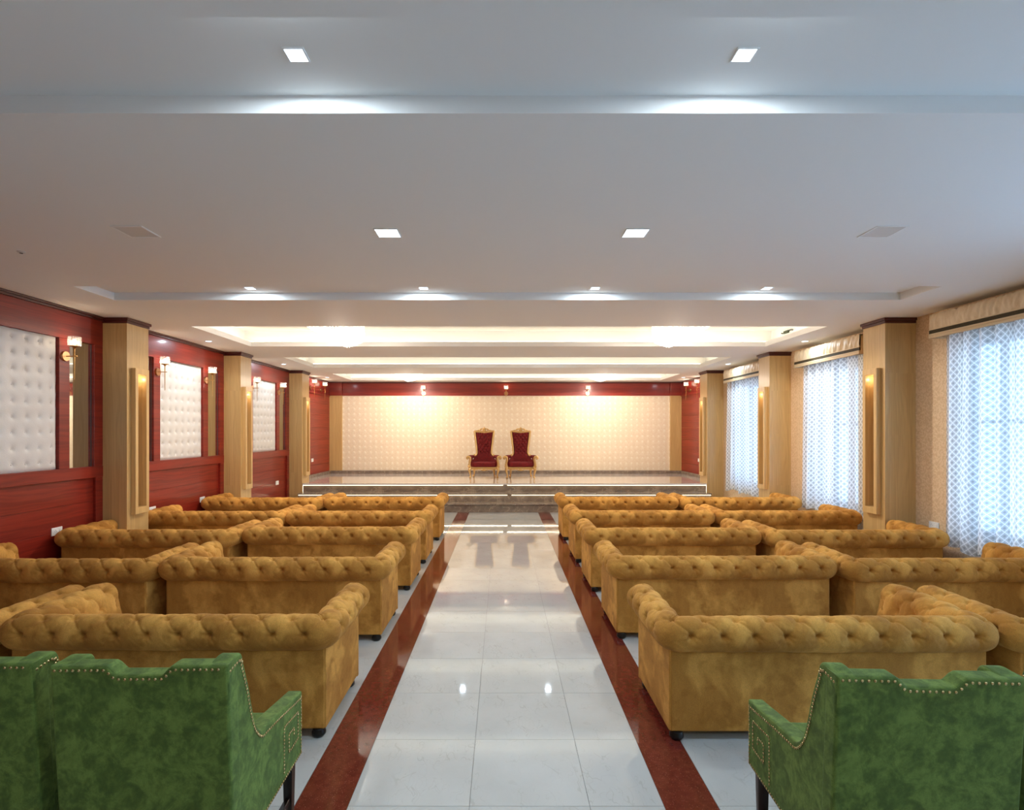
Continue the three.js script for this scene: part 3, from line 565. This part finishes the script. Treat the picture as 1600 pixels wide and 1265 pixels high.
const sofaS = (a) => a < -5.3 ? [0, (a + 9) / 3.7] : a < -4.7 ? [1, (a + 5.3) / 0.6] : a < 4.7 ? [2, (a + 4.7) / 9.4] : a < 5.3 ? [3, (a - 4.7) / 0.6] : [4, (a - 5.3) / 3.7];
function rollProfile(step) {                                        // (t, y, nt, ny, b) from under the roll, over its top and down the inside
  const out = [], n1 = Math.round(4.6 * RR / step), A0 = 264 * Math.PI / 180, row = 172 * Math.PI / 180;
  for (let i = 0; i <= n1; i++) { const f = A0 * (1 - i / n1); out.push([RC[0] + RR * Math.cos(f), RC[1] + RR * Math.sin(f), Math.cos(f), Math.sin(f), (row - f) * RR / ROWARC]); }
  const n2 = Math.round(0.22 / step / 1.6), b0 = row * RR / ROWARC;
  for (let i = 1; i <= n2; i++) { const k = i / n2; out.push([0.154 + 0.03 * k, RC[1] - 0.235 * k, 0.99, 0.12, b0 + 0.235 * k / ROWARC]); }
  return out;
}
function tuft(a, b, seed) {
  const s1 = a + 0.5 + b / 2, t1 = a + 0.5 - b / 2;
  const S1 = b < 0 ? a + 0.5 : s1, T1 = b < 0 ? a + 0.5 : t1;
  const c1 = Math.abs(Math.sin(Math.PI * S1)), c2 = Math.abs(Math.sin(Math.PI * T1)), pil = Math.pow(c1 * c2, 0.55);
  const fold = Math.exp(-Math.pow(Math.min(c1, c2) / 0.10, 1.2)) * (b < 0 ? 0.45 : 1);          // narrow pleat from button to button
  const i1 = Math.round(s1), i2 = Math.round(t1), ba = (i1 + i2) / 2 - 0.5, b2 = i1 - i2;
  let dim = 0, wide = 0, wr = 0;
  if (b2 >= 0) { const dx = (a - ba) * 0.2, dy = (b - b2) * ROWARC, d = Math.hypot(dx, dy), th = Math.atan2(dy, dx); dim = Math.exp(-Math.pow(d / 0.018, 1.8)); wide = Math.exp(-Math.pow(d / 0.05, 1.4)); wr = Math.exp(-Math.pow((d - 0.036) / 0.024, 2)) * Math.cos(th * 8 + hash2(i1 + 50, i2 + 50, seed) * 6) * 0.0022; }
  const low = b < 0 ? Math.max(0, 1 + b * 0.7) : 1;
  const out = b2 === 0 ? 1 : 0.6;
  return (0.0075 * (pil - 0.5) - 0.003 * fold) * low - out * (0.040 * dim + 0.014 * wide) + wr;
}
function rollGeometry(step, seed) {
  const prof = rollProfile(step), cols = [];
  for (const [sec, len] of [[0, 0.68], [1, 0.18], [2, 1.8], [3, 0.18], [4, 0.68]]) { const n = Math.max(6, Math.round(len / step)); for (let i = sec ? 1 : 0; i <= n; i++) cols.push([sec, i / n]); }
  const pos = [], uv = [], idx = [], np = prof.length;
  let arc = 0;
  cols.forEach(([sec, f], ci) => {
    const a = sofaA(sec, f);
    prof.forEach(([t, y, nt, ny, b], j) => {
      const edge = Math.min(1, j / 3) * Math.min(1, (np - 1 - j) / 3);
      const irr = 0.006 * (vnoise(a * 0.9 + 40, b * 0.8 + 9, 4096, 4096, seed) - 0.5) + 0.004 * (vnoise(a * 2.7 + 40, b * 2.2 + 9, 4096, 4096, seed + 3) - 0.5);
      const seam = -0.006 * Math.exp(-Math.pow((Math.abs(a) - 5) / 0.045, 2)) * (b > 0.2 ? 1 : 0.4);
      const h = (tuft(a, b, seed) + irr + seam) * edge;
      const [x, z] = sofaPath(sec, f, t + h * nt);
      pos.push(x, y + h * ny, z); uv.push(a * 0.2 + 0.13 * seed, b * ROWARC);
    });
  });
  for (let i = 0; i + 1 < cols.length; i++) for (let j = 0; j + 1 < np; j++) { const a = i * np + j, b = a + 1, c = a + np, d = c + 1; idx.push(a, c, b, b, c, d); }
  const g = new THREE.BufferGeometry(); g.setAttribute('position', new THREE.Float32BufferAttribute(pos, 3)); g.setAttribute('uv', new THREE.Float32BufferAttribute(uv, 2)); g.setIndex(idx); g.computeVertexNormals(); return g;
}
function sofa(step, seed) {
  const t = thing('chesterfield_sofa', 'x', 'sofa', [0, 0, 0], 0, 'golden suede chesterfield sofas'), o = seed * 0.37;
  obj('tufted_roll', rollGeometry(step, seed), M.suede, t);
  const bt = [];
  for (let b = 0; b <= 2; b++) for (let k = -9; k <= 9; k++) {
    const a = b % 2 ? k : k + 0.5; if (a < -8.8 || a > 8.8) continue;
    const fi = 172 * Math.PI / 180 - b * ROWARC / RR, h = tuft(a, b, seed) + 0.002, [sec, f] = sofaS(a);
    const [x, z] = sofaPath(sec, f, RC[0] + (RR + h) * Math.cos(fi)), g = new THREE.SphereGeometry(0.011, 8, 6); g.translate(x, RC[1] + (RR + h) * Math.sin(fi), z); bt.push(g);
  }
  stuff(obj('button', bt, M.suede, t));
  obj('back_panel', bx(-SW + 0.032, 0.052, -0.07, SW - 0.032, 0.57, -0.030, 0.012, false, [o, o]), M.suede, t);
  obj('side_panel', bx(-SW + 0.026, 0.052, -SL + 0.01, -SW + 0.07, 0.57, -0.034, 0.012, true, [o, 0.4]), M.suede, t);
  obj('side_panel', bx(SW - 0.07, 0.052, -SL + 0.01, SW - 0.026, 0.57, -0.034, 0.012, true, [0.5, o]), M.suede, t);
  for (const s of [-1, 1]) {                                        // scroll shaped arm fronts
    const sh = new THREE.Shape(); sh.moveTo(0.034, 0.052); sh.lineTo(0.034, 0.53); sh.absarc(0.05, 0.632, 0.088, 250 * Math.PI / 180, -10 * Math.PI / 180, true); sh.lineTo(0.185, 0.4); sh.lineTo(0.185, 0.052); sh.closePath();
    const g = new THREE.ExtrudeGeometry(sh, { depth: 0.03, bevelEnabled: true, bevelSize: 0.006, bevelThickness: 0.008, bevelSegments: 2, curveSegments: 20 });
    if (s > 0) g.scale(-1, 1, 1);
    g.translate(s * SW, 0, -SL - 0.012);
    if (s > 0) { const ix = g.attributes.position; for (let i = 0; i < ix.count; i += 3) for (const at of Object.values(g.attributes)) for (let k = 0; k < at.itemSize; k++) { const q = at.array[(i + 1) * at.itemSize + k]; at.array[(i + 1) * at.itemSize + k] = at.array[(i + 2) * at.itemSize + k]; at.array[(i + 2) * at.itemSize + k] = q; } g.computeVertexNormals(); }
    obj('arm_front', boxUV(g), M.suede, t);
  }
  obj('seat_base', bx(-SW + 0.05, 0.06, -SL + 0.02, SW - 0.05, 0.29, -0.05, 0.012), M.suede, t);
  for (let k = 0; k < 3; k++) obj('seat_cushion', bx(-0.78 + k * 0.52 + 0.003, 0.29, -SL + 0.0, -0.78 + (k + 1) * 0.52 - 0.003, 0.43, -0.17, 0.04, false, [k, 0]), M.suede, t);
  for (const [x, z] of [[-0.90, -0.06], [0.90, -0.06], [-0.90, -SL + 0.07], [0.90, -SL + 0.07]]) obj('foot', lathe([[0, 0], [0.03, 0], [0.042, 0.014], [0.042, 0.03], [0.034, 0.045], [0.04, 0.054], [0, 0.054]], 20).translate(x, 0, z), M.black, t);
  return t;
}
{
  const rows = [[3.25, 3.20, 3.22, 3.18], [4.76, 4.70, 4.81, 4.72], [6.28, 6.12, 6.22, 6.10], [7.55, 7.52, 7.60, 7.58], [9.15, 9.09, 9.17, 9.12]], ord = ['nearest row', 'second row from green chairs', 'middle row', 'second row from stage', 'row nearest the stage'];
  const hi = [sofa(0.0085, 1), sofa(0.0085, 2)], lo = [sofa(0.014, 3), sofa(0.014, 4)];
  const used = new Set(), r = rng(12);
  rows.forEach((ds, i) => [[-2.02, 'left of aisle, aisle end'], [-4.054, 'left of aisle, red wall end'], [1.96, 'right of aisle, aisle end'], [4.014, 'right of aisle, window end']].forEach(([x, l], k) => {
    const d = ds[k], src = (i < 2 ? hi : lo)[(i + k) % 2], dx = [0, 0, i === 0 ? -0.015 : 0.0, 0.0][k], label = `golden suede sofa, ${ord[i]}, ${l}`;
    const pos = [x + dx, 0, -d], turn = 0;
    if (!used.has(src)) { used.add(src); src.position.set(...pos); src.rotation.y = turn; src.userData.label = label; } else copyOf(src, pos, turn, label);
  }));
}

// ------------------------------------------------------------------ green wing chairs (local: middle of the back foot line, back faces +z)
function greenChair() {
  const t = thing('wing_chair', 'x', 'chair', [0, 0, 0], 0, 'green velvet wing chairs with nailhead trim');
  const HW = 0.30, TOP = 1.052, lean = (g) => { const p = g.attributes.position; for (let i = 0; i < p.count; i++) { const y = p.getY(i), z = p.getZ(i); p.setZ(i, z - (TOP - y) * 0.07 * sm(-0.34, 0.0, z)); } g.computeVertexNormals(); return g; };
  const dip = (x) => TOP - 0.032 * sm(0.118, 0.075, Math.abs(x));
  // back: outline with a dipped top edge, swept through its thickness with rounded edges
  const sh = new THREE.Shape(); sh.moveTo(-HW + 0.012, 0.345); sh.lineTo(-HW + 0.012, TOP - 0.012);
  for (let i = 0; i <= 60; i++) { const x = -HW + 0.012 + i / 60 * (2 * HW - 0.024); sh.lineTo(x, dip(x) - 0.012); }
  sh.lineTo(HW - 0.012, 0.345); sh.closePath();
  const bg = new THREE.ExtrudeGeometry(sh, { depth: 0.048, bevelEnabled: true, bevelSize: 0.012, bevelThickness: 0.012, bevelSegments: 4, curveSegments: 12 }); bg.translate(0, 0, -0.060);
  obj('backrest', boxUV(lean(bg)), M.green, t);
  // sides: wing, sweep down to the arm, arm front
  const key = [[0.018, 1.041], [0.05, 1.046], [0.088, 1.048], [0.106, 1.038], [0.118, 1.0], [0.155, 0.90], [0.185, 0.80], [0.225, 0.715], [0.275, 0.672], [0.33, 0.664], [0.45, 0.65], [0.60, 0.628], [0.715, 0.612]];
  const curve = new THREE.SplineCurve(key.map((k) => new THREE.Vector2(...k)));
  const ss = new THREE.Shape(); ss.moveTo(0.018, 0.335); for (const p of curve.getPoints(60)) ss.lineTo(p.x, p.y); ss.lineTo(0.715, 0.335); ss.closePath();
  for (const s of [-1, 1]) {
    const g = new THREE.ExtrudeGeometry(ss, { depth: 0.05, bevelEnabled: true, bevelSize: 0.01, bevelThickness: 0.01, bevelSegments: 4 }); g.rotateY(Math.PI / 2); g.translate(s > 0 ? HW - 0.062 : -HW + 0.012, 0, 0);
    obj('side_panel', boxUV(lean(g), false, [0.3 * s, 0.11]), M.green, t);
  }
  obj('seat_rail', bx(-HW + 0.055, 0.33, -0.715, HW - 0.055, 0.42, -0.06, 0.012), M.green, t);
  obj('seat_cushion', bx(-HW + 0.06, 0.42, -0.73, HW - 0.06, 0.53, -0.12, 0.035), M.green, t);
  // nailheads
  const nb = [], ns = [], head = (arr, x, y, z, ax) => { const g = new THREE.SphereGeometry(0.0056, 7, 5); g.scale(ax === 'x' ? 0.6 : 1, 1, ax === 'z' ? 0.6 : 1); g.translate(x, y, z - (TOP - y) * 0.07 * sm(-0.34, 0.0, z)); arr.push(g); };
  const line = (pts, gap, f) => { let rest = 0; for (let i = 0; i + 1 < pts.length; i++) { const [a, b] = [pts[i], pts[i + 1]], L = Math.hypot(b[0] - a[0], b[1] - a[1]); let d = rest; while (d < L) { f(a[0] + (b[0] - a[0]) * d / L, a[1] + (b[1] - a[1]) * d / L); d += gap; } rest = d - L; } };
  line(Array.from({ length: 81 }, (_, i) => { const x = -HW + 0.018 + i / 80 * (2 * HW - 0.036); return [x, dip(x) - 0.014]; }), 0.0205, (x, y) => head(nb, x, y, 0.0, 'z'));
  for (const s of [-1, 1]) {
    const X = s * (HW + 0.0), put = (d, y) => head(ns, X, y, -d, 'x');
    line(curve.getPoints(60).map((p) => [p.x - (p.y > 0.7 && p.x > 0.11 ? 0.016 : 0), p.y - (p.y > 0.7 && p.x > 0.11 ? 0 : 0.016)]), 0.0165, put);
    line([[0.705, 0.6], [0.705, 0.34]], 0.0165, put); line([[0.705, 0.342], [0.03, 0.342]], 0.0165, put);
    line([[0.50, 0.375], [0.50, 0.57], [0.665, 0.552], [0.665, 0.43], [0.555, 0.43], [0.555, 0.51], [0.615, 0.505], [0.615, 0.468]], 0.0155, put);   // square spiral
  }
  stuff(obj('back_nailheads', nb, M.nail, t)); stuff(obj('side_nailheads', ns, M.nail, t));
  for (const s of [-1, 1]) {
    const leg = (z, splay) => { const g = new THREE.CylinderGeometry(0.031, 0.022, 0.335, 4, 1); g.rotateY(Math.PI / 4); g.translate(s * (HW - 0.045), 0.1675, z); const p = g.attributes.position; for (let i = 0; i < p.count; i++) p.setZ(i, p.getZ(i) + splay * (0.335 - p.getY(i))); g.computeVertexNormals(); return boxUV(g); };
    obj('leg', leg(-0.675, 0), M.darkWood, t); obj('leg', leg(-0.11, 0.12), M.darkWood, t);
    obj('stretcher', bx(s * (HW - 0.045) - 0.011, 0.13, -0.67, s * (HW - 0.045) + 0.011, 0.16, -0.08, 0.003), M.darkWood, t);
  }
  obj('stretcher', bx(-HW + 0.05, 0.132, -0.40, HW - 0.05, 0.158, -0.38, 0.003), M.darkWood, t);
  return t;
}
{
  const c = greenChair(); c.position.set(-1.237, 0, -1.845); c.rotation.y = 0.016; c.userData.label = 'green velvet wing chair left of the aisle, at the aisle end';
  copyOf(c, [-1.915, 0, -1.86], 0.016, 'green velvet wing chair at the left picture edge, beside another green chair');
  copyOf(c, [1.388, 0, -1.757], -0.045, 'green velvet wing chair right of the aisle, at the aisle end');
  copyOf(c, [2.06, 0, -1.72], -0.05, 'green velvet wing chair cut off by the right picture edge');
}

// ------------------------------------------------------------------ thrones on the stage (local: base, faces +z)
function throne() {
  const t = thing('throne_chair', 'x', 'chair', [0, 0, 0], 0, 'red and gold throne chairs on the stage');
  const ZB = -0.30;                                                 // plane of the back
  // half width of the upholstered back by height, waisted
  const keyW = [[0.30, 0.33], [0.42, 0.325], [0.54, 0.27], [0.60, 0.19], [0.66, 0.168], [0.80, 0.180], [1.0, 0.205], [1.15, 0.222], [1.215, 0.228]];
  const wAt = (y) => { for (let i = 0; i + 1 < keyW.length; i++) if (y <= keyW[i + 1][0]) { const k = (y - keyW[i][0]) / (keyW[i + 1][0] - keyW[i][0]); return keyW[i][1] + (keyW[i + 1][1] - keyW[i][1]) * sm(0, 1, k); } return keyW[keyW.length - 1][1]; };
  const zAt = (y) => ZB - 0.10 * (y - 0.3);
  const nu = 48, nv = 96, pos = [], uv = [], idx = [];
  for (let j = 0; j <= nv; j++) for (let i = 0; i <= nu; i++) {
    const y = 0.30 + j / nv * 0.915, s = i / nu * 2 - 1, w = wAt(y), x = s * w, b = (y - 0.66) / 0.066, a = x / 0.098;
    const topcut = 0.018 * (1 - s * s) * sm(1.1, 1.215, y);
    const e = 1 - Math.pow(Math.abs(s), 6);
    let h = 0.045 * Math.pow(Math.max(0, e), 0.5);
    if (y > 0.62) { const s1 = a + b / 2, t1 = a - b / 2, pil = Math.pow(Math.abs(Math.sin(Math.PI * s1) * Math.sin(Math.PI * t1)), 0.5); const ed = sm(1.0, 0.7, Math.abs(s)) * sm(0.62, 0.68, y); h += (0.034 * (pil - 0.6)) * ed; }
    const wrap = y < 0.6 ? 0.34 * Math.pow(Math.max(0, (Math.abs(x) - 0.17) / 0.16), 1.6) : 0;   // low part curves round into the arms
    pos.push(x, y - topcut, zAt(y) + h + wrap * 0.4); uv.push(x, y);
  }
  for (let j = 0; j < nv; j++) for (let i = 0; i < nu; i++) { const a = j * (nu + 1) + i, b = a + 1, c = a + nu + 1, d = c + 1; idx.push(a, b, c, b, d, c); }
  const g = new THREE.BufferGeometry(); g.setAttribute('position', new THREE.Float32BufferAttribute(pos, 3)); g.setAttribute('uv', new THREE.Float32BufferAttribute(uv, 2)); g.setIndex(idx); g.computeVertexNormals();
  const vel = M.velvet.clone(); vel.side = THREE.DoubleSide;
  const back = obj('tufted_back', g, vel, t);
  { const sh = new THREE.Shape(); const ys = Array.from({ length: 40 }, (_, i) => 0.30 + i / 39 * 0.9); ys.forEach((y, i) => i ? sh.lineTo(wAt(y), y) : sh.moveTo(wAt(y), y)); ys.reverse().forEach((y) => sh.lineTo(-wAt(y), y)); const bg = new THREE.ExtrudeGeometry(sh, { depth: 0.03, bevelEnabled: false }); const p = bg.attributes.position; for (let i = 0; i < p.count; i++) p.setZ(i, p.getZ(i) + zAt(p.getY(i)) - 0.035); bg.computeVertexNormals(); obj('back_cover', boxUV(bg), M.velvet, t); }
  // gilded frame round the back
  const L = [[0.54, 0.31], ...[0.60, 0.66, 0.74, 0.82, 0.92, 1.02, 1.12, 1.19].map((y) => [y, wAt(y) + 0.028]), [1.235, 0.262]];
  const loop = [...L.map(([y, x]) => [-x, y, zAt(y) + 0.012]), [-0.20, 1.232, zAt(1.23) + 0.02], [-0.12, 1.222, zAt(1.22) + 0.02], [0, 1.212, zAt(1.21) + 0.02], [0.12, 1.222, zAt(1.22) + 0.02], [0.20, 1.232, zAt(1.23) + 0.02], ...L.slice().reverse().map(([y, x]) => [x, y, zAt(y) + 0.012])];
  const frame = obj('back_frame', tube(loop, 0.03, 140, 10), M.gold, t);
  const sc = [], zc = zAt(1.25) + 0.025, swirl = (cx, cy, r0, turns, dir, th) => { const pts = []; for (let i = 0; i <= 26; i++) { const k = i / 26, a = k * turns * Math.PI * 2, r = r0 * (1 - 0.75 * k); pts.push([cx + dir * r * Math.cos(a), cy + r * Math.sin(a), zc]); } return tube(pts, th, 40, 7); };
  for (const s of [-1, 1]) { sc.push(swirl(s * 0.075, 1.268, 0.048, 1.3, s, 0.011), swirl(s * 0.165, 1.248, 0.028, 1.1, s, 0.010), tube([[s * 0.25, 1.236, zc], [s * 0.20, 1.258, zc], [s * 0.12, 1.275, zc], [s * 0.06, 1.305, zc], [0, 1.318, zc]], 0.013, 30, 8)); }
  { const f = new THREE.SphereGeometry(0.03, 14, 10); f.scale(1, 1.2, 0.6); f.translate(0, 1.31, zc + 0.01); sc.push(f); const p = new THREE.ConeGeometry(0.018, 0.04, 10); p.translate(0, 1.352, zc); sc.push(p); for (const s of [-1, 0, 1]) { const q = new THREE.SphereGeometry(0.02, 10, 8); q.scale(1, 1.6, 0.5); q.rotateZ(-s * 0.6); q.translate(s * 0.022, 1.262, zc + 0.012); sc.push(q); } }
  obj('carved_crest', sc, M.gold, frame);
  for (const s of [-1, 1]) obj('frame_scroll', (() => { const a = []; for (let i = 0; i <= 20; i++) { const k = i / 20, q = k * 1.3 * Math.PI * 2; a.push([s * (0.255 + 0.03 * (1 - 0.6 * k) * Math.cos(q)), 0.585 + 0.03 * (1 - 0.6 * k) * Math.sin(q), zAt(0.6) + 0.03]); } return tube(a, 0.011, 30, 7); })(), M.gold, frame);
  // arms
  for (const s of [-1, 1]) {
    const pad = tube([[s * 0.285, 0.555, -0.32], [s * 0.335, 0.562, -0.18], [s * 0.365, 0.568, -0.02], [s * 0.39, 0.566, 0.12]], 0.042, 30, 12); obj('arm_pad', boxUV(pad), M.velvet, t);
    const inner = bx(s * 0.305, 0.3, -0.32, s * 0.345, 0.56, 0.10, 0.012); obj('arm_panel', inner, M.velvet, t);
    const post = tube([[s * 0.35, 0.29, 0.15], [s * 0.375, 0.35, 0.165], [s * 0.372, 0.43, 0.17], [s * 0.358, 0.50, 0.17], [s * 0.372, 0.555, 0.172], [s * 0.41, 0.572, 0.172], [s * 0.436, 0.555, 0.172], [s * 0.43, 0.528, 0.172], [s * 0.408, 0.53, 0.172]], 0.034, 60, 10);
    const ap = obj('arm_post', post, M.gold, t);
    for (const [x, y, r] of [[0.372, 0.47, 0.026], [0.385, 0.37, 0.034], [0.40, 0.32, 0.026]]) { const q = new THREE.SphereGeometry(r, 12, 9); q.scale(0.9, 1.25, 0.6); q.translate(s * x, y, 0.187); obj('carved_leaf', q, M.gold, ap); }
    const legPath = (z, back) => [[s * (back ? 0.27 : 0.352), 0.29, z], [s * (back ? 0.275 : 0.378), 0.24, z + (back ? -0.01 : 0.02)], [s * (back ? 0.268 : 0.366), 0.16, z + (back ? -0.03 : 0.012)], [s * (back ? 0.272 : 0.350), 0.08, z + (back ? -0.06 : -0.002)], [s * (back ? 0.288 : 0.356), 0.03, z + (back ? -0.09 : 0.008)]];
    for (const back of [false, true]) {
      const pts = legPath(back ? -0.26 : 0.155, back), c = new THREE.CatmullRomCurve3(pts.map((p) => new THREE.Vector3(...p))), lg = new THREE.TubeGeometry(c, 30, 1, 10), p = lg.attributes.position, q = new THREE.Vector3();
      for (let i = 0; i <= 30; i++) { c.getPointAt(i / 30, q); const r = 0.042 - 0.024 * sm(0, 0.8, i / 30) + 0.006 * sm(0.85, 1, i / 30); for (let j = 0; j <= 10; j++) { const k = i * 11 + j; p.setXYZ(k, q.x + (p.getX(k) - q.x) * r, q.y + (p.getY(k) - q.y) * r, q.z + (p.getZ(k) - q.z) * r); } }
      const end = pts[4], ft = new THREE.SphereGeometry(0.029, 12, 8); ft.scale(1, 0.95, 1.15); ft.translate(end[0], 0.0275, end[2] + 0.005);
      obj('leg', [boxUV(lg), ft], M.gold, t);
    }
  }
  obj('seat_cushion', bx(-0.315, 0.295, -0.30, 0.315, 0.425, 0.16, 0.045), M.velvet, t);
  obj('seat_rail', bx(-0.35, 0.252, -0.28, 0.35, 0.30, 0.165, 0.012), M.gold, t);
  const ap = []; for (const s of [-1, 1]) ap.push(tube([[s * 0.33, 0.25, 0.165], [s * 0.22, 0.235, 0.172], [s * 0.12, 0.248, 0.172], [s * 0.06, 0.225, 0.176], [0, 0.21, 0.176]], 0.014, 30, 7)); { const q = new THREE.SphereGeometry(0.032, 12, 8); q.scale(1.5, 0.9, 0.5); q.translate(0, 0.232, 0.178); ap.push(q); }
  obj('carved_apron', ap, M.gold, t);
  return t;
}
{
  const c = throne(); c.position.set(-0.505, 0.6, -14.44); c.rotation.y = 0.02; c.userData.label = 'red tufted throne with gold frame, the one nearer the red wall';
  copyOf(c, [0.468, 0.6, -14.44], -0.03, 'red tufted throne with gold frame, the one nearer the windows');
}

renderer.render(scene, camera);
